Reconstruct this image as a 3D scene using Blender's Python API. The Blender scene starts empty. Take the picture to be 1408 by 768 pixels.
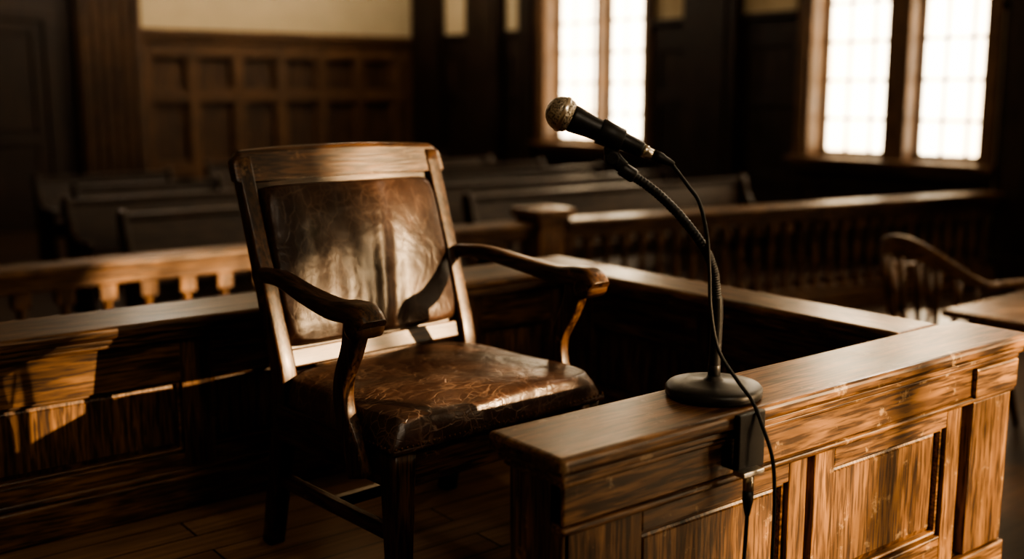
import bpy, bmesh, math, random
from mathutils import Vector, Matrix
random.seed(3)
D = bpy.data
scene = bpy.context.scene
COL = scene.collection

# ------------------------------------------------------------------ materials
def new_mat(name):
    m = D.materials.new(name); m.use_nodes = True
    nt = m.node_tree
    b = nt.nodes['Principled BSDF']
    return m, nt, b
def N(nt, t, **kw):
    n = nt.nodes.new(t)
    for k, v in kw.items(): setattr(n, k, v)
    return n
def ramp(nt, stops):
    r = N(nt, 'ShaderNodeValToRGB')
    e = r.color_ramp.elements
    e[0].position, e[0].color = stops[0][0], (*stops[0][1], 1)
    e[1].position, e[1].color = stops[-1][0], (*stops[-1][1], 1)
    for p, c in stops[1:-1]:
        x = e.new(p); x.color = (*c, 1)
    return r
def wood(name, dark, light, axis='X', rough=0.38, bump=0.25, scale=1.0, wear=None, wearamt=0.0, coat=0.0, pore=0.7, spec=0.5):
    m, nt, b = new_mat(name)
    L = nt.links.new
    tc = N(nt, 'ShaderNodeTexCoord'); oi = N(nt, 'ShaderNodeObjectInfo')
    mul = N(nt, 'ShaderNodeMath', operation='MULTIPLY'); mul.inputs[1].default_value = 37.0
    L(oi.outputs['Random'], mul.inputs[0])
    add = N(nt, 'ShaderNodeVectorMath', operation='ADD')
    L(tc.outputs['Object'], add.inputs[0]); L(mul.outputs[0], add.inputs[1])
    def mp(a, c):
        k = N(nt, 'ShaderNodeMapping')
        s = [c, c, c]; s['XYZ'.index(axis)] = a
        k.inputs['Scale'].default_value = [q*scale for q in s]
        L(add.outputs[0], k.inputs['Vector']); return k
    m1 = mp(1.8, 12.0); m2 = mp(10.0, 150.0); m3 = mp(2.0, 3.0); m5 = mp(2.6, 42.0)
    n1 = N(nt, 'ShaderNodeTexNoise'); n1.inputs['Scale'].default_value = 1.6; n1.inputs['Detail'].default_value = 6; n1.inputs['Distortion'].default_value = 1.8
    n2 = N(nt, 'ShaderNodeTexNoise'); n2.inputs['Scale'].default_value = 1.0; n2.inputs['Detail'].default_value = 4
    n3 = N(nt, 'ShaderNodeTexNoise'); n3.inputs['Scale'].default_value = 1.3; n3.inputs['Detail'].default_value = 5
    n5 = N(nt, 'ShaderNodeTexNoise'); n5.inputs['Scale'].default_value = 1.0; n5.inputs['Detail'].default_value = 3; n5.inputs['Distortion'].default_value = 0.5
    L(m1.outputs[0], n1.inputs['Vector']); L(m2.outputs[0], n2.inputs['Vector']); L(m3.outputs[0], n3.inputs['Vector']); L(m5.outputs[0], n5.inputs['Vector'])
    r1 = ramp(nt, [(0.30, dark), (0.5, tuple((a+c)/2 for a, c in zip(dark, light))), (0.70, light)])
    L(n1.outputs[0], r1.inputs[0])
    r2 = ramp(nt, [(0.40, (0.22, 0.19, 0.17)), (0.54, (1, 1, 1))]); L(n2.outputs[0], r2.inputs[0])
    r5 = ramp(nt, [(0.40, (0.45, 0.40, 0.37)), (0.55, (1, 1, 1))]); L(n5.outputs[0], r5.inputs[0])
    r3 = ramp(nt, [(0.3, (0.6, 0.57, 0.55)), (0.7, (1.15, 1.12, 1.1))]); L(n3.outputs[0], r3.inputs[0])
    x1 = N(nt, 'ShaderNodeMix', data_type='RGBA', blend_type='MULTIPLY'); x1.inputs[0].default_value = min(1, pore+.25)
    L(r1.outputs[0], x1.inputs[6]); L(r2.outputs[0], x1.inputs[7])
    x5 = N(nt, 'ShaderNodeMix', data_type='RGBA', blend_type='MULTIPLY'); x5.inputs[0].default_value = pore
    L(x1.outputs[2], x5.inputs[6]); L(r5.outputs[0], x5.inputs[7])
    x2 = N(nt, 'ShaderNodeMix', data_type='RGBA', blend_type='MULTIPLY'); x2.inputs[0].default_value = 1.0
    L(x5.outputs[2], x2.inputs[6]); L(r3.outputs[0], x2.inputs[7])
    out = x2.outputs[2]
    if wear:
        n4 = N(nt, 'ShaderNodeTexNoise'); n4.inputs['Scale'].default_value = 16; n4.inputs['Detail'].default_value = 8; n4.inputs['Roughness'].default_value = 0.75
        L(add.outputs[0], n4.inputs['Vector'])
        r4 = ramp(nt, [(0.60, (0, 0, 0)), (0.65, (wearamt,)*3)]); L(n4.outputs[0], r4.inputs[0])
        x3 = N(nt, 'ShaderNodeMix', data_type='RGBA'); L(r4.outputs[0], x3.inputs[0]); L(out, x3.inputs[6]); x3.inputs[7].default_value = (*wear, 1)
        out = x3.outputs[2]
    L(out, b.inputs['Base Color'])
    rr = N(nt, 'ShaderNodeMapRange'); rr.inputs[3].default_value = rough-0.1; rr.inputs[4].default_value = rough+0.2
    L(n3.outputs[0], rr.inputs[0]); L(rr.outputs[0], b.inputs['Roughness'])
    bp = N(nt, 'ShaderNodeBump'); bp.inputs['Strength'].default_value = bump; bp.inputs['Distance'].default_value = 0.002
    L(n2.outputs[0], bp.inputs['Height']); L(bp.outputs[0], b.inputs['Normal'])
    b.inputs['Coat Weight'].default_value = coat; b.inputs['Coat Roughness'].default_value = 0.22
    b.inputs['Specular IOR Level'].default_value = spec
    return m
def woods(name, *a, **k):
    return {ax: wood(name+'_'+ax.lower(), *a, axis=ax, **k) for ax in 'XYZ'}

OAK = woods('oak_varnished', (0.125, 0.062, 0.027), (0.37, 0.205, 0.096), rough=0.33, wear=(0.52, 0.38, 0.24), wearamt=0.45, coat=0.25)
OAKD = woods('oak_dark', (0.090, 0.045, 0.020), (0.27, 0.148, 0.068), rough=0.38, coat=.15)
WALN = woods('chair_wood', (0.042, 0.0205, 0.011), (0.150, 0.077, 0.037), rough=0.33, wear=(0.30, 0.19, 0.11), wearamt=0.4, spec=.45, coat=.1)
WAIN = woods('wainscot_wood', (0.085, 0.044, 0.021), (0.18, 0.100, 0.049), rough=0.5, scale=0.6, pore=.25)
WAINP = woods('wainscot_panel_wood', (0.050, 0.0255, 0.0125), (0.12, 0.065, 0.031), rough=0.5, scale=0.6, pore=.25)  # darker copy of the frame wood, panel recess shade put into the colour
DARKW = woods('dark_trim_wood', (0.017, 0.009, 0.0052), (0.045, 0.024, 0.0135), rough=0.5, scale=0.6, pore=.4)
PEW = woods('pew_wood', (0.026, 0.0155, 0.0105), (0.075, 0.046, 0.030), rough=0.36, scale=0.7, pore=.4)

def plain(name, col, rough=0.5, metal=0.0, noise=0.0, spec=None, bump=0.0, nscale=40):
    m, nt, b = new_mat(name)
    b.inputs['Roughness'].default_value = rough; b.inputs['Metallic'].default_value = metal
    tc = N(nt, 'ShaderNodeTexCoord'); n = N(nt, 'ShaderNodeTexNoise'); n.inputs['Scale'].default_value = nscale; n.inputs['Detail'].default_value = 5
    nt.links.new(tc.outputs['Object'], n.inputs['Vector'])
    r = ramp(nt, [(0.3, tuple(c*(1-noise) for c in col)), (0.7, tuple(min(1, c*(1+noise)) for c in col))])
    nt.links.new(n.outputs[0], r.inputs[0]); nt.links.new(r.outputs[0], b.inputs['Base Color'])
    if bump:
        bp = N(nt, 'ShaderNodeBump'); bp.inputs['Strength'].default_value = bump; bp.inputs['Distance'].default_value = 0.002
        nt.links.new(n.outputs[0], bp.inputs['Height']); nt.links.new(bp.outputs[0], b.inputs['Normal'])
    return m
PLASTER = plain('plaster_cream', (0.46, 0.385, 0.265), 0.85, noise=0.05, nscale=3)
CEIL = plain('plaster_ceiling', (0.55, 0.48, 0.38), 0.9, noise=0.05, nscale=3)
BLACK = plain('black_metal_paint', (0.013, 0.013, 0.014), 0.42, 0.0, noise=0.2, bump=0.15, nscale=300)
RUBBER = plain('black_rubber', (0.010, 0.010, 0.011), 0.5, noise=0.1)
SILVER = plain('nickel', (0.62, 0.58, 0.52), 0.28, 1.0, noise=0.1)
BRASS = plain('nail_brass', (0.20, 0.12, 0.06), 0.4, 1.0, noise=0.2)
STONE = plain('sun_blocker_stone', (0.35, 0.28, 0.2), 0.9, noise=0.15, nscale=1)
BEAM_BLIND = plain('beam_cut_cloth', (0.25, 0.2, 0.14), 0.9, noise=0.1, nscale=30)

def grille_mat():
    m, nt, b = new_mat('mic_mesh_steel')
    tc = N(nt, 'ShaderNodeTexCoord'); v = N(nt, 'ShaderNodeTexVoronoi'); v.inputs['Scale'].default_value = 260
    nt.links.new(tc.outputs['Object'], v.inputs['Vector'])
    r = ramp(nt, [(0.25, (0.02, 0.018, 0.015)), (0.5, (0.50, 0.45, 0.38))]); nt.links.new(v.outputs['Distance'], r.inputs[0])
    nt.links.new(r.outputs[0], b.inputs['Base Color']); b.inputs['Metallic'].default_value = 0.8; b.inputs['Roughness'].default_value = 0.4
    bp = N(nt, 'ShaderNodeBump'); bp.inputs['Strength'].default_value = 0.8; bp.inputs['Distance'].default_value = 0.002
    nt.links.new(v.outputs['Distance'], bp.inputs['Height']); nt.links.new(bp.outputs[0], b.inputs['Normal'])
    return m
GRILLE = grille_mat()

def leather(name, bumpy=0.3, crack=1.0, spec=.5, bright=1.0, stretch=(0.8, 3.2, 1.7), cs=1.0):
    m, nt, b = new_mat(name); L = nt.links.new
    tc = N(nt, 'ShaderNodeTexCoord')
    n = N(nt, 'ShaderNodeTexNoise'); n.inputs['Scale'].default_value = 7; n.inputs['Detail'].default_value = 8; n.inputs['Roughness'].default_value = 0.65
    L(tc.outputs['Object'], n.inputs['Vector'])
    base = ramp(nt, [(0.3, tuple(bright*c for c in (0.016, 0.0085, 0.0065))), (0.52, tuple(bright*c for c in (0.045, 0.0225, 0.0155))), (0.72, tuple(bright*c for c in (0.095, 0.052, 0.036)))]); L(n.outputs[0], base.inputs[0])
    n2 = N(nt, 'ShaderNodeTexNoise'); n2.inputs['Scale'].default_value = 9; n2.inputs['Detail'].default_value = 4
    L(tc.outputs['Object'], n2.inputs['Vector'])
    va = N(nt, 'ShaderNodeVectorMath', operation='MULTIPLY_ADD'); va.inputs[1].default_value = (0.07, 0.07, 0.07)
    L(n2.outputs['Color'], va.inputs[0]); L(tc.outputs['Object'], va.inputs[2])
    def cracks(scale, rot, width, lo, hi, amt, st):
        mp = N(nt, 'ShaderNodeMapping'); mp.inputs['Scale'].default_value = st; mp.inputs['Rotation'].default_value = (0, 0, rot)
        L(va.outputs[0], mp.inputs['Vector'])
        vo = N(nt, 'ShaderNodeTexVoronoi', feature='DISTANCE_TO_EDGE'); vo.inputs['Scale'].default_value = scale*cs
        L(mp.outputs[0], vo.inputs['Vector'])
        cr = ramp(nt, [(0.0, (1, 1, 1)), (width, (0, 0, 0))]); L(vo.outputs['Distance'], cr.inputs[0])
        n5 = N(nt, 'ShaderNodeTexNoise'); n5.inputs['Scale'].default_value = 5+scale*.3; n5.inputs['Detail'].default_value = 5; L(tc.outputs['Object'], n5.inputs['Vector'])
        msk = ramp(nt, [(lo, (0, 0, 0)), (hi, (amt,)*3)]); L(n5.outputs[0], msk.inputs[0])
        mm = N(nt, 'ShaderNodeMath', operation='MULTIPLY'); L(cr.outputs[0], mm.inputs[0]); L(msk.outputs[0], mm.inputs[1])
        return mm
    c1 = cracks(7, .9, .03, .44, .62, .75*crack, stretch); c2 = cracks(34, -.4, .09, .44, .62, .5*crack, (1, 1.3, 1)); c3 = cracks(12, 2.3, .035, .44, .62, .75*crack, stretch)
    m0 = N(nt, 'ShaderNodeMath', operation='MAXIMUM'); L(c1.outputs[0], m0.inputs[0]); L(c2.outputs[0], m0.inputs[1])
    mm = N(nt, 'ShaderNodeMath', operation='MAXIMUM'); L(m0.outputs[0], mm.inputs[0]); L(c3.outputs[0], mm.inputs[1])
    mx = N(nt, 'ShaderNodeMix', data_type='RGBA'); L(mm.outputs[0], mx.inputs[0]); L(base.outputs[0], mx.inputs[6]); mx.inputs[7].default_value = (0.27, 0.18, 0.13, 1)
    L(mx.outputs[2], b.inputs['Base Color'])
    rr = N(nt, 'ShaderNodeMapRange'); rr.inputs[3].default_value = 0.24; rr.inputs[4].default_value = 0.46
    L(n.outputs[0], rr.inputs[0]); L(rr.outputs[0], b.inputs['Roughness'])
    b.inputs['Specular IOR Level'].default_value = spec
    n3 = N(nt, 'ShaderNodeTexVoronoi'); n3.inputs['Scale'].default_value = 260; L(tc.outputs['Object'], n3.inputs['Vector'])
    n4 = N(nt, 'ShaderNodeTexNoise'); n4.inputs['Scale'].default_value = 8; n4.inputs['Detail'].default_value = 3; n4.inputs['Distortion'].default_value = 0.4; L(tc.outputs['Object'], n4.inputs['Vector'])
    b1 = N(nt, 'ShaderNodeBump'); b1.inputs['Strength'].default_value = 0.15; b1.inputs['Distance'].default_value = 0.001; L(n3.outputs['Distance'], b1.inputs['Height'])
    b2 = N(nt, 'ShaderNodeBump'); b2.inputs['Strength'].default_value = bumpy; b2.inputs['Distance'].default_value = 0.02; L(n4.outputs[0], b2.inputs['Height']); L(b1.outputs[0], b2.inputs['Normal'])
    b3 = N(nt, 'ShaderNodeBump'); b3.inputs['Strength'].default_value = 0.6; b3.inputs['Distance'].default_value = 0.002; b3.invert = True; L(mm.outputs[0], b3.inputs['Height']); L(b2.outputs[0], b3.inputs['Normal'])
    L(b3.outputs[0], b.inputs['Normal'])
    return m
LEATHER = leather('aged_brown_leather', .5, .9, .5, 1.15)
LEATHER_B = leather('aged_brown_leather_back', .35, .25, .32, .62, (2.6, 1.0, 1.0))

def floor_mat(name, dark, light, w=0.11):
    m, nt, b = new_mat(name); L = nt.links.new
    tc = N(nt, 'ShaderNodeTexCoord')
    br = N(nt, 'ShaderNodeTexBrick'); br.offset = 0.37
    br.inputs['Scale'].default_value = 1.0; br.inputs['Brick Width'].default_value = 1.6; br.inputs['Row Height'].default_value = w
    br.inputs['Mortar Size'].default_value = 0.003; br.inputs['Color1'].default_value = (*dark, 1); br.inputs['Color2'].default_value = (*light, 1); br.inputs['Mortar'].default_value = (0.005, 0.003, 0.002, 1)
    L(tc.outputs['Object'], br.inputs['Vector'])
    mp = N(nt, 'ShaderNodeMapping'); mp.inputs['Scale'].default_value = (2, 40, 1); L(tc.outputs['Object'], mp.inputs['Vector'])
    n = N(nt, 'ShaderNodeTexNoise'); n.inputs['Scale'].default_value = 1.5; n.inputs['Detail'].default_value = 6; L(mp.outputs[0], n.inputs['Vector'])
    r = ramp(nt, [(0.3, (0.5, 0.5, 0.5)), (0.7, (1.2, 1.2, 1.2))]); L(n.outputs[0], r.inputs[0])
    x = N(nt, 'ShaderNodeMix', data_type='RGBA', blend_type='MULTIPLY'); x.inputs[0].default_value = 1
    L(br.outputs['Color'], x.inputs[6]); L(r.outputs[0], x.inputs[7]); L(x.outputs[2], b.inputs['Base Color'])
    b.inputs['Roughness'].default_value = 0.4
    bp = N(nt, 'ShaderNodeBump'); bp.inputs['Strength'].default_value = 0.3; bp.inputs['Distance'].default_value = 0.002; L(n.outputs[0], bp.inputs['Height']); L(bp.outputs[0], b.inputs['Normal'])
    return m
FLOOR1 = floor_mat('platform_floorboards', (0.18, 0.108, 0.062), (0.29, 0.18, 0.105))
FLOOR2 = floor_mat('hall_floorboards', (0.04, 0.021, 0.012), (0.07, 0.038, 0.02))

def glass_mat():
    m = D.materials.new('glowing_window_glass'); m.use_nodes = True; nt = m.node_tree; nt.nodes.clear()
    o = N(nt, 'ShaderNodeOutputMaterial'); a = N(nt, 'ShaderNodeAddShader'); t = N(nt, 'ShaderNodeBsdfTransparent'); e = N(nt, 'ShaderNodeEmission')
    tc = N(nt, 'ShaderNodeTexCoord'); n = N(nt, 'ShaderNodeTexNoise'); n.inputs['Scale'].default_value = 1.2; n.inputs['Detail'].default_value = 3
    nt.links.new(tc.outputs['Object'], n.inputs['Vector'])
    r = ramp(nt, [(0.35, (1.0, 0.75, 0.47)), (0.65, (1.0, 0.87, 0.66))]); nt.links.new(n.outputs[0], r.inputs[0])
    nt.links.new(r.outputs[0], e.inputs['Color']); e.inputs['Strength'].default_value = GLASS_E  # panes emit a warm glow themselves, in place of outside daylight
    t.inputs['Color'].default_value = (0.7, 0.66, 0.6, 1)
    nt.links.new(t.outputs[0], a.inputs[0]); nt.links.new(e.outputs[0], a.inputs[1]); nt.links.new(a.outputs[0], o.inputs['Surface'])
    return m
GLASS_E = 3.7
GLASS = glass_mat()

# ------------------------------------------------------------------ helpers
def empty(name, loc=(0, 0, 0), rz=0.0, parent=None):
    e = D.objects.new(name, None); e.location = loc; e.rotation_euler = (0, 0, rz); e.empty_display_size = 0.1
    COL.objects.link(e)
    if parent: e.parent = parent
    return e
def obj_from_bm(name, bm, mat, parent=None, smooth=False):
    me = D.meshes.new(name); bmesh.ops.recalc_face_normals(bm, faces=bm.faces[:]); bm.to_mesh(me); bm.free()
    me.materials.append(mat)
    if smooth:
        for p in me.polygons: p.use_smooth = True
    o = D.objects.new(name, me); COL.objects.link(o)
    if parent: o.parent = parent
    return o
def bevel(o, w, seg=2):
    if w > 0:
        b = o.modifiers.new('bevel', 'BEVEL'); b.width = w; b.segments = seg; b.limit_method = 'ANGLE'; b.angle_limit = math.radians(40)
    return o
def add_box(bm, x0, x1, y0, y1, z0, z1):
    vs = [bm.verts.new(p) for p in ((x0,y0,z0),(x1,y0,z0),(x1,y1,z0),(x0,y1,z0),(x0,y0,z1),(x1,y0,z1),(x1,y1,z1),(x0,y1,z1))]
    for f in ((0,3,2,1),(4,5,6,7),(0,1,5,4),(1,2,6,5),(2,3,7,6),(3,0,4,7)):
        bm.faces.new([vs[i] for i in f])
def boxes(name, bl, mat, parent=None, bev=0.004, seg=2):
    bm = bmesh.new()
    for b in bl: add_box(bm, *b)
    return bevel(obj_from_bm(name, bm, mat, parent), bev, seg)
def catmull(P, n):
    P = [Vector(p) for p in P]; out = []
    m = len(P)-1
    for i in range(n+1):
        s = i/n*m; k = min(int(s), m-1); t = s-k
        p0 = P[k-1] if k > 0 else P[0]*2-P[1]
        p1, p2 = P[k], P[k+1]
        p3 = P[k+2] if k+2 <= m else P[m]*2-P[m-1]
        out.append(0.5*((2*p1)+(p2-p0)*t+(2*p0-5*p1+4*p2-p3)*t*t+(3*p1-p0-3*p2+p3)*t**3))
    return out
def loft(name, pts, sizes, side, mat, parent, n=24, rfrac=0.25, straight=False):
    """rounded rectangular section swept along pts; sizes=(across side, thickness)"""
    path = catmull(pts, n); sz = catmull([(a, b, 0) for a, b in sizes], n)
    side = Vector(side).normalized(); bm = bmesh.new(); rings = []
    for i, p in enumerate(path):
        t = (path[min(i+1, n)]-path[max(i-1, 0)]).normalized()
        nn = t.cross(side).normalized(); s2 = nn.cross(t).normalized()
        w, h = sz[i].x/2, sz[i].y/2; r = rfrac*min(w, h)*2; ring = []
        for cx, cy, a0 in ((1, 1, 0), (-1, 1, 90), (-1, -1, 180), (1, -1, 270)):
            for k in range(4):
                a = math.radians(a0+k*30)
                x = cx*(w-r)+r*math.cos(a); y = cy*(h-r)+r*math.sin(a)
                ring.append(bm.verts.new(p+s2*x+nn*y))
        rings.append(ring)
    K = len(rings[0])
    for a, b in zip(rings, rings[1:]):
        for k in range(K):
            bm.faces.new((a[k], a[(k+1) % K], b[(k+1) % K], b[k])).smooth = True
    c0 = bm.faces.new(rings[0]); c1 = bm.faces.new(rings[-1]); c0.smooth = c1.smooth = False
    return obj_from_bm(name, bm, mat, parent)
def lathe_bm(bm, prof, n=20, M=Matrix()):
    rings = []
    for r, z in prof:
        rings.append([bm.verts.new(M @ Vector((r*math.cos(2*math.pi*k/n), r*math.sin(2*math.pi*k/n), z))) for k in range(n)])
    for a, b in zip(rings, rings[1:]):
        for k in range(n):
            bm.faces.new((a[k], a[(k+1) % n], b[(k+1) % n], b[k])).smooth = True
    bm.faces.new(rings[0][::-1]); bm.faces.new(rings[-1])
def lathe(name, prof, mat, parent=None, n=32, M=Matrix()):
    bm = bmesh.new(); lathe_bm(bm, prof, n, M)
    return obj_from_bm(name, bm, mat, parent)
def tube(name, pts, r, mat, parent=None, n=60, k=12, rfun=None):
    path = catmull(pts, n); bm = bmesh.new(); rings = []; up = Vector((0, 0, 1)); last = None
    for i, p in enumerate(path):
        t = (path[min(i+1, n)]-path[max(i-1, 0)]).normalized()
        if last is None:
            last = t.orthogonal().normalized()
        u = (last-t*last.dot(t)).normalized(); last = u; v = t.cross(u)
        rad = rfun(i/n) if rfun else r
        rings.append([bm.verts.new(p+(u*math.cos(2*math.pi*j/k)+v*math.sin(2*math.pi*j/k))*rad) for j in range(k)])
    for a, b in zip(rings, rings[1:]):
        for j in range(k): bm.faces.new((a[j], a[(j+1) % k], b[(j+1) % k], b[j])).smooth = True
    bm.faces.new(rings[0][::-1]); bm.faces.new(rings[-1])
    return obj_from_bm(name, bm, mat, parent)
def dirM(p, d):
    return Matrix.Translation(Vector(p)) @ Vector((0, 0, 1)).rotation_difference(Vector(d).normalized()).to_matrix().to_4x4()

def panelling(tag, parent, loc, rz, stiles, rails, W, Wp=None, t=0.02, raised=True, mould=True, mw=0.011):
    """frame-and-panel joinery, face at local y=0 looking towards local -y"""
    e = empty(tag, loc, rz, parent); Wp = Wp or W
    xa, xb = stiles[0][0], stiles[-1][1]; za, zb = rails[0][0], rails[-1][1]
    boxes(tag+'_stiles', [(a, b, 0, t, za, zb) for a, b in stiles], W['Z'], e, 0.003)
    rl = []
    for (s0, s1) in zip(stiles, stiles[1:]):
        for r in rails: rl.append((s0[1], s1[0], 0.0006, t, r[0], r[1]))
    boxes(tag+'_rails', rl, W['X'], e, 0.003)
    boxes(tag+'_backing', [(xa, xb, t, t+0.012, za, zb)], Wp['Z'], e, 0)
    bm = bmesh.new(); ml = []
    for (s0, s1) in zip(stiles, stiles[1:]):
        for (r0, r1) in zip(rails, rails[1:]):
            x0, x1, z0, z1 = s0[1], s1[0], r0[1], r1[0]
            if raised:
                g = min(0.022, (x1-x0)*0.2, (z1-z0)*0.25); q = 0.004
                o_ = [(x0+q, z0+q), (x1-q, z0+q), (x1-q, z1-q), (x0+q, z1-q)]
                i_ = [(x0+g, z0+g), (x1-g, z0+g), (x1-g, z1-g), (x0+g, z1-g)]
                vo = [bm.verts.new((x, t-0.001, z)) for x, z in o_]; vi = [bm.verts.new((x, t*0.75, z)) for x, z in i_]
                vi2 = [bm.verts.new((x+(0.003 if k in (0, 3) else -0.003), t*0.65, z+(0.003 if k < 2 else -0.003))) for k, (x, z) in enumerate(i_)]
                for k in range(4):
                    bm.faces.new((vo[k], vo[(k+1) % 4], vi[(k+1) % 4], vi[k])); bm.faces.new((vi[k], vi[(k+1) % 4], vi2[(k+1) % 4], vi2[k]))
                bm.faces.new(vi2)
            if mould:
                m_ = mw; y0, y1 = t*0.35, t
                ml += [(x0, x1, y0, y1, z0, z0+m_), (x0, x1, y0, y1, z1-m_, z1), (x0, x0+m_, y0, y1, z0, z1), (x1-m_, x1, y0, y1, z0, z1)]
    if raised: obj_from_bm(tag+'_fields', bm, Wp['Z'], e)
    else: bm.free()
    if mould: boxes(tag+'_mouldings', ml, W['X'], e, 0.005)
    return e

# ------------------------------------------------------------------ room shell
FZ = -0.55; CZ = 5.4; XW = 9.3; YB = 14.35; XL = -6.0; YN = -13.0
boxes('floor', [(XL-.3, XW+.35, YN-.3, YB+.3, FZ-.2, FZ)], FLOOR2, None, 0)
boxes('ceiling', [(XL-.3, XW+.35, YN-.3, YB+.3, CZ, CZ+.2)], CEIL, None, 0)
boxes('wall_back', [(XL-.3, XW+.35, YB, YB+.3, FZ, CZ)], PLASTER, None, 0)
boxes('wall_left', [(XL-.3, XL, YN, YB, FZ, CZ)], PLASTER, None, 0)
boxes('wall_near', [(XL-.3, XW+.35, YN-.3, YN, FZ, CZ)], PLASTER, None, 0)
# (y0,y1,mullion?)
WIN = [(9.30, 11.22, 1), (5.08, 7.0, 1), (0.6, 2.6, 1), (-6.5, -4.4, 0), (-10.85, -8.35, 2)]
WZ0, WZ1 = 0.5, 4.7
segs = []; y = YB
for a, b, _ in WIN:
    segs.append((XW, XW+.35, b, y, FZ, CZ)); y = a
    segs.append((XW, XW+.35, a, b, FZ, WZ0)); segs.append((XW, XW+.35, a, b, WZ1, CZ))
segs.append((XW, XW+.35, YN, y, FZ, CZ))
boxes('wall_right', segs, PLASTER, None, 0)

for i, (a, b, mu) in enumerate(WIN):
    w = empty('window_%d' % (i+1), (0, 0, 0))
    j = 0.04
    fr = [(XW-.03, XW+.34, a, a+j, WZ0, WZ1), (XW-.03, XW+.34, b-j, b, WZ0, WZ1), (XW-.03, XW+.34, a, b, WZ1-j, WZ1)]
    c = 0.11  # casing on wall face
    fr += [(XW-.07, XW+.01, a-c, a, WZ0-.02, WZ1+c), (XW-.07, XW+.01, b, b+c, WZ0-.02, WZ1+c), (XW-.07, XW+.01, a, b, WZ1, WZ1+c)]
    boxes('casing', fr, WAIN['Z'], w, 0.006)
    boxes('sill', [(XW-.16, XW+.34, a-.16, b+.16, WZ0-.05, WZ0+.005), (XW-.09, XW, a-.1, b+.1, WZ0-.14, WZ0-.05)], WAIN['Y'], w, 0.008)
    lights = [(a+j, b-j)]
    if mu == 2:
        mid = -9.86; mw = .015
        boxes('mullion', [(XW+.20, XW+.30, mid-mw, mid+mw, WZ0, WZ1)], WAIN['Z'], w, 0.004)
        lights = [(a+j, mid-mw), (mid+mw, b-j)]
        boxes('beam_cut_blind', [(XW+.17, XW+.174, a+j, mid, 4.01, WZ1-.05), (XW+.165, XW+.18, a+j, mid, 3.98, 4.01)], BEAM_BLIND, w, 0)  # added unseen blind, trims the sunbeam high on the rear panelling
    elif mu:
        mw = 0.12 if i != 0 else 0.03; mid = (a+b)/2-.03
        boxes('mullion', [(XW+.02, XW+.34, mid-mw, mid+mw, WZ0, WZ1)], WAIN['Z'], w, 0.01)
        lights = [(a+j, mid-mw), (mid+mw, b-j)]
    ml = []
    for (p, q) in lights:
        s = 0.045
        ml += [(XW+.22, XW+.28, p, p+s, WZ0, WZ1), (XW+.22, XW+.28, q-s, q, WZ0, WZ1), (XW+.22, XW+.28, p, q, WZ0, WZ0+s+.02), (XW+.22, XW+.28, p, q, WZ1-s-.04, WZ1-j)]
        nc = 3
        for k in range(1, nc): 
            yy = p+(q-p)*k/nc; ml.append((XW+.235, XW+.265, yy-.016, yy+.016, WZ0, WZ1))
        nr = 11
        for k in range(1, nr):
            zz = WZ0+(WZ1-WZ0)*k/nr; ml.append((XW+.236, XW+.264, p, q, zz-.016, zz+.016))
    boxes('muntins', ml, WAIN['Z'], w, 0)
    boxes('glass', [(XW+.245, XW+.251, a+.02, b-.02, WZ0, WZ1-.02)], GLASS, w, 0)

# added stone block outside, put there to keep direct sun off the far windows
nb = empty('sun_blocker', (0, 0, 0))
boxes('sun_blocker_mass', [(12.0, 18.0, -5.0, 24, -1.5, 11.0), (11.8, 18.2, -5.2, 24.2, 10.6, 11.3), (11.85, 18.1, -5.1, 24.1, -1.5, 0)], STONE, nb, .02)
boxes('sun_blocker_sills', [(11.88, 12.05, y_-.1, y_+1.3, z_-.1, z_) for y_ in range(0, 22, 3) for z_ in (1.5, 6)], STONE, nb, .01)

# right wall wainscot (between windows and under sills), pilasters
WT = 1.9
def wains(tag, ya, yb, ztop, cap=True):
    Lh = yb-ya; n = max(1, round(Lh/0.62)); p = (Lh-.09)/n
    st = [(k*p, k*p+.09) for k in range(n+1)]
    rails = [(FZ, FZ+.2), (ztop-.16, ztop)] if ztop < 1 else [(FZ, FZ+.2), (.18, .3), (1.0, 1.15), (ztop-.28, ztop)]
    panelling(tag, None, (XW-.035, yb, 0), -math.pi/2, st, rails, DARKW, raised=False)
ti = 1
y = YB
for a, b, _ in WIN[:4]:
    e = b+.11
    if y-e > .3: wains('trim_%d' % ti, e, y-.03, WT); ti += 1
    wains('trim_%d' % ti, a-.11, e, WZ0-.14); ti += 1
    y = a-.11
wains('trim_%d' % ti, y-1.4, y, WT); ti += 1
pl = []
for ya, yb in ((12.04, 12.8), (7.87, 8.62), (3.4, 4.15), (11.35, 11.6), (13.5, 14.2), (4.5, 4.85)):
    pl += [(XW-.14, XW, ya, yb, FZ, CZ), (XW-.17, XW, ya-.03, yb+.03, FZ, FZ+.28), (XW-.16, XW-.13, ya+.12, yb-.12 if yb-ya > .4 else ya+.13, FZ+.35, CZ-.4)]
boxes('trim_%d' % ti, pl, DARKW['Z'], None, 0.01); ti += 1
capb = []; y = YB
for a, b, _ in WIN[:4]:
    capb.append((XW-.08, XW, b+.11, y, WT, WT+.07)); y = a-.11
boxes('trim_%d' % ti, capb, DARKW['Y'], None, 0.012); ti += 1

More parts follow.
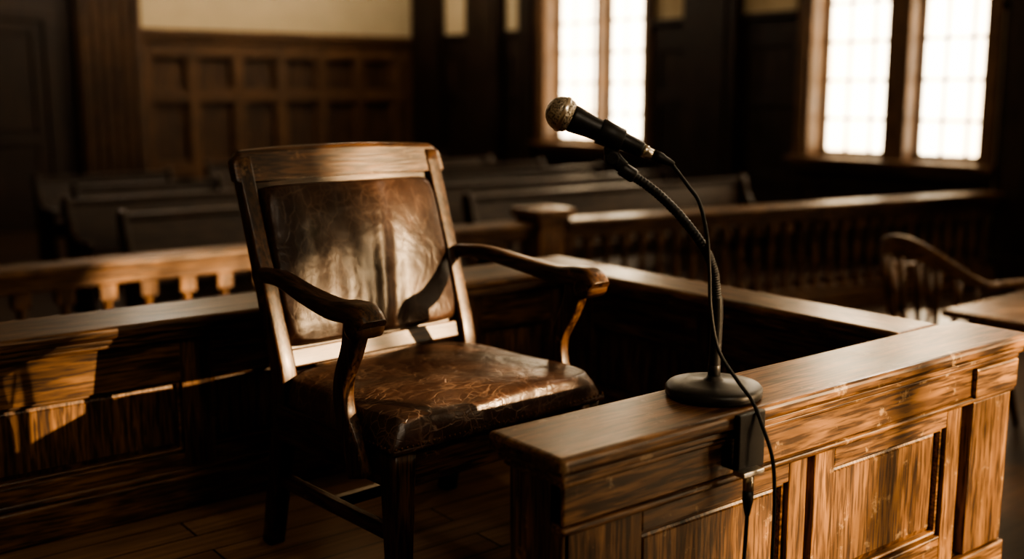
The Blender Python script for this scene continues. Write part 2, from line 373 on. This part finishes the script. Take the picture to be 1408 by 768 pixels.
# back wall wainscot
st = [(5.02+k*.64, 5.16+k*.64) for k in range(7)] + [(9.14, 9.26)]
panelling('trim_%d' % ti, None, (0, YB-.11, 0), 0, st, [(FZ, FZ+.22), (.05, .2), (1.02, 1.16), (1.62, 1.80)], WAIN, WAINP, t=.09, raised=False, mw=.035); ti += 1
boxes('trim_%d' % ti, [(5.0, XW, YB-.15, YB, 1.80, 1.88), (5.0, XW, YB-.19, YB, 1.88, 1.96)], WAIN['X'], None, 0.012); ti += 1
st = [(-6+k*.72, -5.88+k*.72) for k in range(12)] + [(2.6, 4.2)]
panelling('trim_%d' % ti, None, (0, YB-.05, 0), 0, st, [(FZ, FZ+.22), (1.02, 1.15), (2.3, 2.45), (4.2, 4.4)], DARKW, t=.04, raised=False); ti += 1
# fluted pilaster
fl = [(4.2, 5.02, YB-.22, YB, FZ, CZ), (4.15, 5.07, YB-.28, YB, FZ, FZ+.4)]
fl += [(4.26+k*.125, 4.32+k*.125, YB-.27, YB-.21, FZ+.45, CZ-.3) for k in range(6)]
boxes('trim_%d' % ti, fl, WAINP['Z'], None, 0.012); ti += 1
# door in the back wall
dr = empty('door_1', (0, 0, 0))
boxes('frame', [(2.2, 2.36, YB-.14, YB, FZ, 2.0), (3.84, 4.0, YB-.14, YB, FZ, 2.0), (2.2, 4.0, YB-.14, YB, 2.0, 2.18)], DARKW['Z'], dr, .01)
panelling('leaf', dr, (0, YB-.11, 0), 0, [(2.36, 2.5), (3.03, 3.17), (3.7, 3.84)], [(FZ, FZ+.3), (.5, .65), (1.85, 2.0)], DARKW, t=.03)

# ------------------------------------------------------------------ bar railing
def baluster_prof(r, h):
    return [(r*.9, 0), (r*.9, h*.12), (r*.5, h*.15), (r*.75, h*.19), (r*.55, h*.23), (r*.85, h*.36), (r*.95, h*.45), (r*.6, h*.62), (r*.42, h*.74), (r*.7, h*.78), (r*.5, h*.81), (r*1.0, h*.86), (r*1.0, h)]
def bar(name, p0, p1, spacing, r, top=0.30):
    v = Vector(p1)-Vector(p0); Lh = v.length; e = empty(name, (p0[0], p0[1], 0), math.atan2(v.y, v.x))
    boxes('handrail', [(0, Lh, -.11, .11, top-.045, top)], OAKD['X'], e, .014, 3)
    boxes('rail_mould', [(0, Lh, -.075, .075, top-.085, top-.045), (0, Lh, -.05, .05, top-.13, top-.085)], OAKD['X'], e, .01)
    boxes('bottom_rail', [(0, Lh, -.07, .07, FZ, FZ+.14), (0, Lh, -.045, .045, FZ+.14, FZ+.19)], OAKD['X'], e, .01)
    bm = bmesh.new(); n = int(Lh/spacing); h = top-.13-(FZ+.19)
    for k in range(n):
        lathe_bm(bm, baluster_prof(r, h), 12, Matrix.Translation((spacing*(k+.5), 0, FZ+.19)))
        x = spacing*(k+.5)
        add_box(bm, x-r, x+r, -r, r, top-.21, top-.129)
        add_box(bm, x-r, x+r, -r, r, FZ+.185, FZ+.27)
    obj_from_bm('balusters', bm, OAKD['Z'], e)
    return e
bar('bar_railing', (-1.5, 5.72), (4.5, 5.62), .21, .042)
bar('bar_railing', (4.78, 5.58), (9.1, 4.83), .15, .033)
np_ = empty('newel_post', (4.64, 5.6, 0), -.05)
boxes('shaft', [(-.11, .11, -.11, .11, FZ, .32)], OAK['Z'], np_, .008)
boxes('cap', [(-.16, .16, -.16, .16, .33, .385), (-.135, .135, -.135, .135, .29, .33), (-.14, .14, -.14, .14, FZ, FZ+.2)], OAK['X'], np_, .014)
boxes('panels', [(-.07, .07, -.118, .118, FZ+.3, .2), (-.118, .118, -.07, .07, FZ+.3, .2)], OAK['Z'], np_, .006)

# ------------------------------------------------------------------ pews
def end_profile():
    # (y,z) side outline of a pew end, front is -y
    return [(-.30, 0), (.20, 0), (.22, .25), (.24, .5), (.29, .78), (.30, .86), (.26, .90), (.20, .89), (.17, .83), (.14, .72), (.08, .62), (-.05, .575), (-.2, .58), (-.29, .60), (-.33, .57), (-.32, .52), (-.27, .48), (-.26, .3)]
def pew_meshes(Lh):
    out = []
    bm = bmesh.new()
    for x in (0, Lh-.045):
        pr = end_profile(); A = [bm.verts.new((x, a, b)) for a, b in pr]; B = [bm.verts.new((x+.045, a, b)) for a, b in pr]
        bm.faces.new(A); bm.faces.new(B[::-1])
        for k in range(len(pr)): bm.faces.new((A[k], A[(k+1) % len(pr)], B[(k+1) % len(pr)], B[k]))
    out.append(('ends', bm, PEW['Z'], .006))
    bm = bmesh.new(); add_box(bm, .04, Lh-.04, -.24, .2, .42, .45); add_box(bm, .04, Lh-.04, -.2, -.18, .3, .42)
    out.append(('seat', bm, PEW['X'], .008))
    bm = bmesh.new()
    vs = [(.17, .44), (.195, .44), (.275, .84), (.25, .84)]
    A = [bm.verts.new((.04, a, b)) for a, b in vs]; B = [bm.verts.new((Lh-.04, a, b)) for a, b in vs]
    bm.faces.new(A); bm.faces.new(B[::-1])
    for k in range(4): bm.faces.new((A[k], A[(k+1) % 4], B[(k+1) % 4], B[k]))
    add_box(bm, .04, Lh-.04, .215, .305, .82, .865)
    out.append(('back', bm, PEW['X'], .008))
    res = []
    for nm, bm, mt, bv in out:
        me = D.meshes.new('pew_'+nm); bmesh.ops.recalc_face_normals(bm, faces=bm.faces[:]); bm.to_mesh(me); bm.free(); me.materials.append(mt); res.append((nm, me, bv))
    return res
def pews(x0, x1, ys):
    ms = pew_meshes(x1-x0)
    for yy in ys:
        e = empty('pew', (x0, yy, FZ))
        for nm, me, bv in ms:
            o = D.objects.new(nm, me); COL.objects.link(o); o.parent = e; bevel(o, bv)
pews(2.45, 4.3, [7.3, 8.6])
pews(2.9, 4.3, [9.9, 11.2])
pews(5.1, 8.5, [6.9, 7.95, 9.0, 10.05, 11.1, 12.2])

# ------------------------------------------------------------------ witness stand
RT = 0.55   # rail top
XE, XI, XO = 1.12, 2.42, 2.69      # front-cap end, inner face edge of side cap, outer edge
XS2 = 2.61                          # outer edge of the side cap
YF, YI = 1.30, 1.51                # front cap
YB0, YB1 = 2.80, 3.06              # back cap
XS = -3.4
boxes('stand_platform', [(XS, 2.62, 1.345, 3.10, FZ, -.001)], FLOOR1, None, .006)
ws = empty('witness_stand', (0, 0, 0))
# caps
boxes('front_cap', [(XE, XO, YF, YI, RT-.034, RT)], OAK['X'], ws, .011, 3)
boxes('side_cap', [(XI, XS2, YI+.001, YB0-.001, RT-.034, RT-.001)], OAK['Y'], ws, .011, 3)
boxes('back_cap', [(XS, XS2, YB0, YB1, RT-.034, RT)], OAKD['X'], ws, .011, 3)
# stepped mouldings beneath
def steps(name, x0, x1, y0, y1, m):
    boxes(name, [(x0+.014, x1-.014, y0+.014, y1-.014, RT-.05, RT-.034), (x0+.022, x1-.022, y0+.022, y1-.022, RT-.062, RT-.05)], m, ws, .004, 3)
steps('front_mould', XE, XO, YF, YI, OAK['X'])
steps('side_mould', XI, XS2, YI-.03, YB0+.03, OAK['Y'])
steps('back_mould', XS, XS2, YB0, YB1, OAKD['X'])
# cores
boxes('front_core', [(XE+.035, XO-.035, YF+.066, YI-.03, .001, RT-.06)], OAK['Z'], ws, .004)
boxes('side_core', [(XI+.065, XS2-.04, YI-.04, YB0+.05, .001, RT-.06)], OAK['Z'], ws, .004)
boxes('back_core', [(XS, XS2-.03, YB0+.085, YB1-.03, .001, RT-.06)], OAKD['Z'], ws, .004)
# frieze boards + bead
zf = RT-.135
boxes('front_frieze', [(XE+.03, XO-.03, YF+.03, YF+.066, zf, RT-.06)], OAK['X'], ws, .003)
boxes('front_bead', [(XE+.024, XO-.024, YF+.024, YF+.06, zf-.016, zf)], OAK['X'], ws, .006, 3)
# front panelling
panelling('front_panels', ws, (0, YF+.034, 0), 0, [(XE+.035, 1.345), (1.77, 1.83)], [(.001, .08), (zf-.06, zf-.012)], OAK, t=.03)
panelling('front_panels_b', ws, (0, YF+.034, 0), 0, [(1.855, 1.925), (2.37, 2.435)], [(.001, .08), (zf-.06, zf-.012)], OAK, t=.03)
boxes('corner_post', [(2.475, XO-.035, YF+.028, YF+.18, .001, zf-.012)], OAK['Z'], ws, .006)
boxes('corner_block', [(2.465, XO-.026, YF+.018, YF+.19, zf-.004, RT-.062)], OAK['X'], ws, .006)
# left end of the front rail
boxes('end_face', [(XE+.03, XE+.05, YF+.034, YI-.03, .001, RT-.06)], OAK['Z'], ws, .004)
# platform skirt and corner plinth
boxes('skirt', [(XS, XO-.03, YF+.02, YF+.044, FZ+.001, .0), (XS, XO-.03, YF+.01, YF+.044, FZ+.001, FZ+.16), (2.622, XO-.03, YF+.044, YI, FZ+.001, .0)], OAK['X'], ws, .004)
# inner faces
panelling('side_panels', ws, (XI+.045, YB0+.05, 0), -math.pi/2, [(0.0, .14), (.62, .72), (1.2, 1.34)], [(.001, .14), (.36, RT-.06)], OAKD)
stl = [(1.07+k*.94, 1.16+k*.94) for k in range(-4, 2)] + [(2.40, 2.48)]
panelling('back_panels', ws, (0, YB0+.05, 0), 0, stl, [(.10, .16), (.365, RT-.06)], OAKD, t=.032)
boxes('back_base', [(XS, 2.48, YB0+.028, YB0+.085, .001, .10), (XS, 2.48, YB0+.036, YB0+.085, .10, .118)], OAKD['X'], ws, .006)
# outer faces
panelling('outer_side_panels', ws, (XS2+.022, YI, 0), math.pi/2, [(0, .12), (.7, .8), (1.43, 1.55)], [(FZ+.001, FZ+.15), (.36, RT-.06)], OAK)

# ------------------------------------------------------------------ witness chair
ch = empty('witness_chair', (1.490, 1.925, 0), math.radians(4.5))
def yb(z): return .50+(z-.45)*.30
for s, nm in ((-1, 'l'), (1, 'r')):
    loft('front_leg_'+nm, [(s*.290, .04, 0.0), (s*.290, .038, .2), (s*.290, .036, .385)], [(.042, .042), (.052, .052), (.062, .062)], (1, 0, 0), WALN['Z'], ch, 8, .12)
    loft('back_post_'+nm, [(s*.290, .585, 0), (s*.290, .535, .22), (s*.290, .497, .42), (s*.294, yb(.6)-.004, .6), (s*.296, yb(.8), .8), (s*.297, yb(.99)+.004, .985)],
         [(.044, .044), (.046, .05), (.046, .056), (.042, .05), (.041, .042), (.043, .034)], (1, 0, 0), WALN['Z'], ch, 30, .14)
    # arm
    loft('arm_'+nm, [(s*.312, .545, .708), (s*.322, .44, .712), (s*.338, .30, .694), (s*.346, .18, .682), (s*.348, .11, .686), (s*.348, .066, .682), (s*.348, .040, .662)],
         [(.038, .036), (.044, .038), (.054, .038), (.064, .042), (.070, .048), (.072, .052), (.070, .040)], (1, 0, 0), WALN['Y'], ch, 44, .36)
    lathe('arm_scroll_'+nm, [(.020, -.037), (.0275, -.034), (.0285, -.02), (.0285, .02), (.0275, .034), (.020, .037)], WALN['X'], ch, 32, dirM((s*.348, .068, .662), (1, 0, 0)))
    loft('arm_support_'+nm, [(s*.340, .105, .665), (s*.340, .125, .60), (s*.338, .165, .52), (s*.336, .165, .45), (s*.334, .135, .38), (s*.333, .115, .31)],
         [(.034, .066), (.032, .052), (.032, .044), (.032, .048), (.032, .060), (.032, .066)], (1, 0, 0), WALN['Z'], ch, 30, .2)
    boxes('side_rail_'+nm, [(s*.304-.014, s*.304+.014, .06, .50, .30, .392)], WALN['Y'], ch, .004)
    boxes('side_stretcher_'+nm, [(s*.29-.012, s*.29+.012, .05, .545, .165, .20)], WALN['Y'], ch, .005)
boxes('front_rail', [(-.262, .262, .012, .045, .30, .392)], WALN['X'], ch, .004)
boxes('rear_rail', [(-.28, .28, .49, .515, .30, .43)], WALN['X'], ch, .004)
boxes('cross_stretcher', [(-.28, .28, .29, .32, .168, .196)], WALN['X'], ch, .005)
# crest rail (shaped board following back rake)
bm = bmesh.new(); n = 24; rings = []
for k in range(n+1):
    u = -1+2*k/n; x = u*.328
    bow = .020*(1-u*u)
    top = 1.003+.010*(1-abs(u)**2.5)-(.020 if abs(u) > .97 else 0)
    bot = .928
    yt, ybm = yb(top)+bow, yb(bot)+bow; th = .017
    ring = []
    for (yy, zz) in ((ybm-th, bot), (yt-th, top-.010), (yt-th*.5, top), (yt+th*.6, top+.001), (yt+th, top-.010), (ybm+th, bot)):
        ring.append(bm.verts.new((x, yy, zz)))
    rings.append(ring)
for a, b in zip(rings, rings[1:]):
    for k in range(6): bm.faces.new((a[k], a[(k+1) % 6], b[(k+1) % 6], b[k]))
bm.faces.new(rings[0]); bm.faces.new(rings[-1])
bevel(obj_from_bm('crest_rail', bm, WALN['X'], ch), .006, 2)
# lower back rail
e2 = empty('back_frame', (0, yb(.495), .495), 0, ch); e2.rotation_euler = (-math.atan(.30), 0, 0)
boxes('lower_back_rail', [(-.274, .274, -.014, .014, -.024, .022)], WALN['X'], e2, .004)
boxes('back_board', [(-.274, .274, .004, .014, .02, .46)], WALN['X'], e2, .002)
def cushion(name, W0, W1, Hh, T, parent, M, mat, nx=80, ny=64, edge=.02, puff=None, p=5.0):
    """upholstered pad: W0 width at v=-1, W1 at v=+1, height Hh, crown T, with an edge wall"""
    bm = bmesh.new(); g = []
    for j in range(ny+1):
        v = -1+2*j/ny; row = []
        for i in range(nx+1):
            u = -1+2*i/nx
            uu = math.sin(u*math.pi/2); vv = math.sin(v*math.pi/2)
            w = (W0+(W1-W0)*(vv+1)/2)/2
            rnd = 1-.035*(abs(uu)**8)*(abs(vv)**8)
            dome = ((1-abs(uu)**p)*(1-abs(vv)**p))
            z = edge*min(1, max(0, dome*6))**.5+T*dome**.55*(.65+.35*(1-uu*uu)*(1-vv*vv))
            if puff: z += puff(uu, vv)*min(1, dome*3)
            row.append(bm.verts.new(M @ Vector((uu*w*rnd, vv*Hh/2*rnd, z))))
        g.append(row)
    for j in range(ny):
        for i in range(nx): bm.faces.new((g[j][i], g[j][i+1], g[j+1][i+1], g[j+1][i])).smooth = True
    b = bm.faces.new([g[0][i] for i in range(nx+1)]+[g[j][nx] for j in range(1, ny+1)]+[g[ny][i] for i in range(nx-1, -1, -1)]+[g[j][0] for j in range(ny-1, 0, -1)])
    o = obj_from_bm(name, bm, mat, parent); return o
def seatpuff(u, v):
    return .004*math.sin(5*u+3*v)*math.cos(4*v)-.012*math.exp(-((u*1.6)**2+(v*1.5)**2))
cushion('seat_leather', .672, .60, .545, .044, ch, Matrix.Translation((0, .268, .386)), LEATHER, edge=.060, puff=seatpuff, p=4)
boxes('seat_welt', [(-.33, .33, -.004, .006, .384, .396)], LEATHER, ch, .004)
def backpuff(u, v): 
    g = lambda c, w: math.exp(-((u-c-.10*v)/w)**2)
    return -.008*g(-.25, .12)*(.6-.4*v)-.008*g(.28, .10)*(.6-.4*v)-.007*g(.03, .08)*(.5-.5*v)+.006*g(.12, .12)-.004*g(-.6, .15)+.002*math.sin(4*v+u)
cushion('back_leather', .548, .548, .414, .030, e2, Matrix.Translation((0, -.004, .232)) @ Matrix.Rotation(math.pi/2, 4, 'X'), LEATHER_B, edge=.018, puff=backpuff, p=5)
# nail trim under the seat
bm = bmesh.new()
def nail(x, y_, z): 
    bmesh.ops.create_icosphere(bm, subdivisions=1, radius=.0036, matrix=Matrix.Translation((x, y_, z)))
for k in range(45): nail(-.322+k*.01465, -.003, .398)
for s in (-1, 1):
    for k in range(33): nail(s*(.333-.034*k/33), .008+k*.0153, .398)
obj_from_bm('nail_trim', bm, BRASS, ch)

# ------------------------------------------------------------------ microphone on stand
base = Vector((1.620, 1.415, RT+.001))
ms = empty('microphone_stand', base, -math.atan2(.616, .788))   # local x = to the right, y = away
lathe('base', [(.094, 0), (.097, .004), (.097, .016), (.092, .022), (.060, .026), (.022, .030), (.016, .034), (.013, .04)], BLACK, ms, 64)
lathe('collar', [(.0125, .036), (.0125, .060), (.010, .064)], BLACK, ms, 24)
path = [(0, 0, .05), (.002, 0, .165), (-.002, 0, .215), (-.010, 0, .258), (-.030, 0, .300), (-.072, 0, .355), (-.123, 0, .405), (-.172, 0, .440), (-.186, 0, .449)]
tube('gooseneck', path, .0085, BLACK, ms, 420, 14, rfun=lambda t: .0120 if t < .20 else (.0095+.0006*math.sin(t*420*1.05)))
ma = Vector((-.308, 0, .557)); mb = Vector((-.153, 0, .488)); ax = (mb-ma).normalized(); M = dirM(ma, ax)
r = .0335
prof = [(max(.0005, r*math.sin(math.radians(a))), -r*math.cos(math.radians(a))) for a in range(0, 116, 6)]
lathe('grille', prof+[(.027, .018)], GRILLE, ms, 40, M)
lathe('grille_band', [(r+.0012, -.004), (r+.0018, -.002), (r+.0018, .003), (r+.0012, .005)], SILVER, ms, 40, M)
Lm = (mb-ma).length
lathe('handle', [(.0265, .016), (.0270, .024), (.0255, .034), (.0225, .060), (.0190, .115), (.0160, Lm-.004), (.0140, Lm)], BLACK, ms, 40, M)
lathe('connector', [(.0125, Lm-.001), (.0125, Lm+.010), (.0105, Lm+.012), (.0105, Lm+.028)], SILVER, ms, 32, M)
lathe('plug', [(.0112, Lm+.022), (.0112, Lm+.038), (.0085, Lm+.048), (.0055, Lm+.066), (.0040, Lm+.068)], RUBBER, ms, 24, M)
# clip holder
lathe('clip_ring', [(.0238, .078), (.0255, .08), (.0230, .125), (.0205, .127)], RUBBER, ms, 32, M)
hub = ma+ax*.105+Vector((0, 0, -.035))
loft('clip_neck', [ma+ax*.108+Vector((0, 0, -.012)), hub, Vector((-.190, 0, .455))], [(.020, .034), (.022, .028), (.022, .026)], (0, 1, 0), RUBBER, ms, 10, .3)
lathe('clip_hinge', [(.011, -.016), (.014, -.014), (.014, .014), (.011, .016)], RUBBER, ms, 24, dirM((hub.x, 0, hub.z-.006), (0, 1, 0)))
lathe('neck_ferrule', [(.012, -.016), (.014, -.012), (.014, .012), (.012, .018)], BLACK, ms, 24, dirM((-.180, 0, .445), (-.8, 0, .5)))
pe = ma+ax*(Lm+.062)
cab = [pe, (-.062, -.002, .418), (-.040, -.005, .385), (-.024, -.01, .32), (-.019, -.02, .25), (-.017, -.035, .18), (-.004, -.06, .105), (.030, -.09, .050), (.052, -.115, .020), (.070, -.130, -.025), (.088, -.145, -.085), (.095, -.145, -.165), (.094, -.15, -.28), (.085, -.17, -.50), (.10, -.2, -1.03), (.16, -.26, -1.092), (.3, -.3, -1.093)]
tube('cable', cab, .0038, RUBBER, ms, 180, 10)

# clamp bracket hooked over the rail's front edge
cl = empty('microphone_clamp', (1.585, YF, RT))
boxes('bracket', [(-.038, .038, -.016, -.002, -.112, .0), (-.034, .034, -.012, .03, -.112, -.104)], BLACK, cl, .003)
boxes('foot_plate', [(-.042, .018, -.034, -.006, -.118, -.108)], SILVER, cl, .002)
lathe('jack', [(.0105, 0), (.0105, .028), (.0085, .030), (.0085, .036)], SILVER, cl, 24, Matrix.Translation((-.014, -.022, -.150)))
lathe('jack_boot', [(.0045, 0), (.0065, .01), (.0105, .03), (.0105, .052)], RUBBER, cl, 24, Matrix.Translation((-.014, -.022, -.200)))
tube('lead', [(-.014, -.022, -.195), (-.016, -.022, -.25), (-.022, -.024, -.35), (-.02, -.03, -.6), (-.01, -.04, -1.04), (-.05, -.06, -1.094), (-.3, -.1, -1.095)], .0038, RUBBER, cl, 60, 10)

# ------------------------------------------------------------------ table and counsel chairs
tb = empty('courtroom_table', (4.32, 2.5, FZ))
boxes('top', [(0, 2.2, -1.1, 0, .735, .77)], OAK['X'], tb, .01, 3)
boxes('apron', [(.08, 2.12, -1.02, -.08, .65, .735)], OAK['X'], tb, .004)
for k, (x, y_) in enumerate(((.12, -.12), (2.08, -.12), (.12, -.98), (2.08, -.98))):
    loft('leg_%d' % (k+1), [(x, y_, 0), (x, y_, .35), (x, y_, .70)], [(.05, .05), (.065, .065), (.08, .08)], (1, 0, 0), OAK['Z'], tb, 8, .15)

def captain_chair(loc, rz, sc=1.0):
    c = empty('wooden_armchair', loc, rz); c.scale = (sc, sc, sc)   # faces local -y
    W = OAK
    arc = []; szs = []
    for k in range(15):
        a = math.radians(-15+k*210/14)
        back = max(0, math.sin(a)); arc.append((.29*math.cos(a), .25*math.sin(a)+.02, .66+.15*back**1.5)); szs.append((.032+.06*back**2, .034-.008*back))
    arc = [(.30, -.20, .665)]+arc+[(-.30, -.20, .665)]; szs = [(.03, .06)]+szs+[(.03, .06)]
    loft('bow_rail', arc, szs, (0, 0, 1), W['X'], c, 70, .3)
    bm = bmesh.new()
    for k in range(9):
        a = math.radians(12+k*156/8); back = max(0, math.sin(a))
        p0 = Vector((.23*math.cos(a), .20*math.sin(a)+.02, .44)); p1 = Vector((.285*math.cos(a), .245*math.sin(a)+.02, .65+.14*back**1.5))
        lathe_bm(bm, [(.010, 0), (.016, .5), (.010, 1)], 8, dirM(p0, p1-p0) @ Matrix.Scale((p1-p0).length, 4, (0, 0, 1)))
    for s in (-1, 1):
        p0 = Vector((s*.24, -.13, .44)); p1 = Vector((s*.295, -.15, .655))
        lathe_bm(bm, [(.012, 0), (.019, .5), (.012, 1)], 8, dirM(p0, p1-p0) @ Matrix.Scale((p1-p0).length, 4, (0, 0, 1)))
    obj_from_bm('spindles', bm, W['Z'], c)
    lathe('seat', [(.22, .41), (.265, .42), (.27, .44), (.25, .45), (.1, .440)], W['X'], c, 32)
    bm = bmesh.new()
    for sx in (-1, 1):
        for sy in (-1, 1):
            p0 = Vector((sx*.24, sy*.23, 0)); p1 = Vector((sx*.17, sy*.16, .42))
            lathe_bm(bm, [(.014, 0), (.022, .3), (.018, .6), (.02, 1)], 10, dirM(p0, p1-p0) @ Matrix.Scale((p1-p0).length, 4, (0, 0, 1)))
    for sx in (-1, 1):
        p0 = Vector((sx*.22, -.21, .15)); p1 = Vector((sx*.22, .21, .15)); lathe_bm(bm, [(.01, 0), (.014, .5), (.01, 1)], 8, dirM(p0, p1-p0) @ Matrix.Scale((p1-p0).length, 4, (0, 0, 1)))
    obj_from_bm('legs', bm, W['Z'], c)
captain_chair((5.22, 3.0, FZ), math.radians(72), 1.15)

# ------------------------------------------------------------------ light
def pendant(x, y_, power, z=4.1):  # added ceiling light, out of view, only there as warm fill
    e = empty('fill_pendant', (x, y_, z))
    m, nt, b = new_mat('fill_pendant_glass'); b.inputs['Base Color'].default_value = (.9, .85, .75, 1); b.inputs['Emission Color'].default_value = (1, .78, .5, 1); b.inputs['Emission Strength'].default_value = 3  # glow of the added fill pendant's shade
    lathe('fill_pendant_shade', [(.05, -.16), (.14, -.12), (.19, -.03), (.19, .04), (.13, .11), (.06, .14)], m, e, 24)
    lathe('rod', [(.012, .14), (.012, CZ-z)], BRASS, e, 10); lathe('canopy', [(.09, CZ-z-.04), (.09, CZ-z)], BRASS, e, 20); lathe('collar', [(.065, .13), (.065, .17), (.02, .2)], BRASS, e, 20)
    l = D.lights.new('fill_light', 'POINT'); l.energy = power; l.shadow_soft_size = .2; l.color = (1, .85, .66)
    o = D.objects.new('fill_light', l); COL.objects.link(o); o.parent = e; o.location = (0, 0, -.4)
pendant(4.4, 12.4, 85); pendant(7.4, 12.4, 85); pendant(1.2, -2.2, 115); pendant(6.8, 3.2, 110)  # added fill: two for the back wall, two to lift foreground shadows
sun = D.lights.new('sun', 'SUN'); sun.energy = 22; sun.angle = math.radians(.6); sun.color = (1.0, .77, .52)
so = D.objects.new('sun', sun); COL.objects.link(so)
el = math.radians(12.5)
tosun = Vector((.55*math.cos(el), -.835*math.cos(el), math.sin(el)))
so.rotation_euler = tosun.to_track_quat('Z', 'Y').to_euler(); so.location = (9, -9, 6)
w = D.worlds.new('world'); scene.world = w; w.use_nodes = True
w.node_tree.nodes['Background'].inputs[0].default_value = (1, .86, .66, 1); w.node_tree.nodes['Background'].inputs[1].default_value = 1.5

# ------------------------------------------------------------------ camera
cam = D.cameras.new('camera'); co = D.objects.new('camera', cam); COL.objects.link(co)
cam.sensor_width = 36; cam.lens = 36*1492/1408
co.location = (0, 0, 1.15)
p = math.radians(9.8); F = Vector((.6157, .7880, 0))
fw = Vector((F.x*math.cos(p), F.y*math.cos(p), -math.sin(p)))
co.rotation_euler = fw.to_track_quat('-Z', 'Y').to_euler()
cam.dof.use_dof = True; cam.dof.focus_distance = 2.3; cam.dof.aperture_fstop = 1.4
cam.clip_start = .05
scene.camera = co
scene.view_settings.view_transform = 'AgX'
scene.view_settings.look = 'AgX - High Contrast'
scene.view_settings.exposure = 0.5
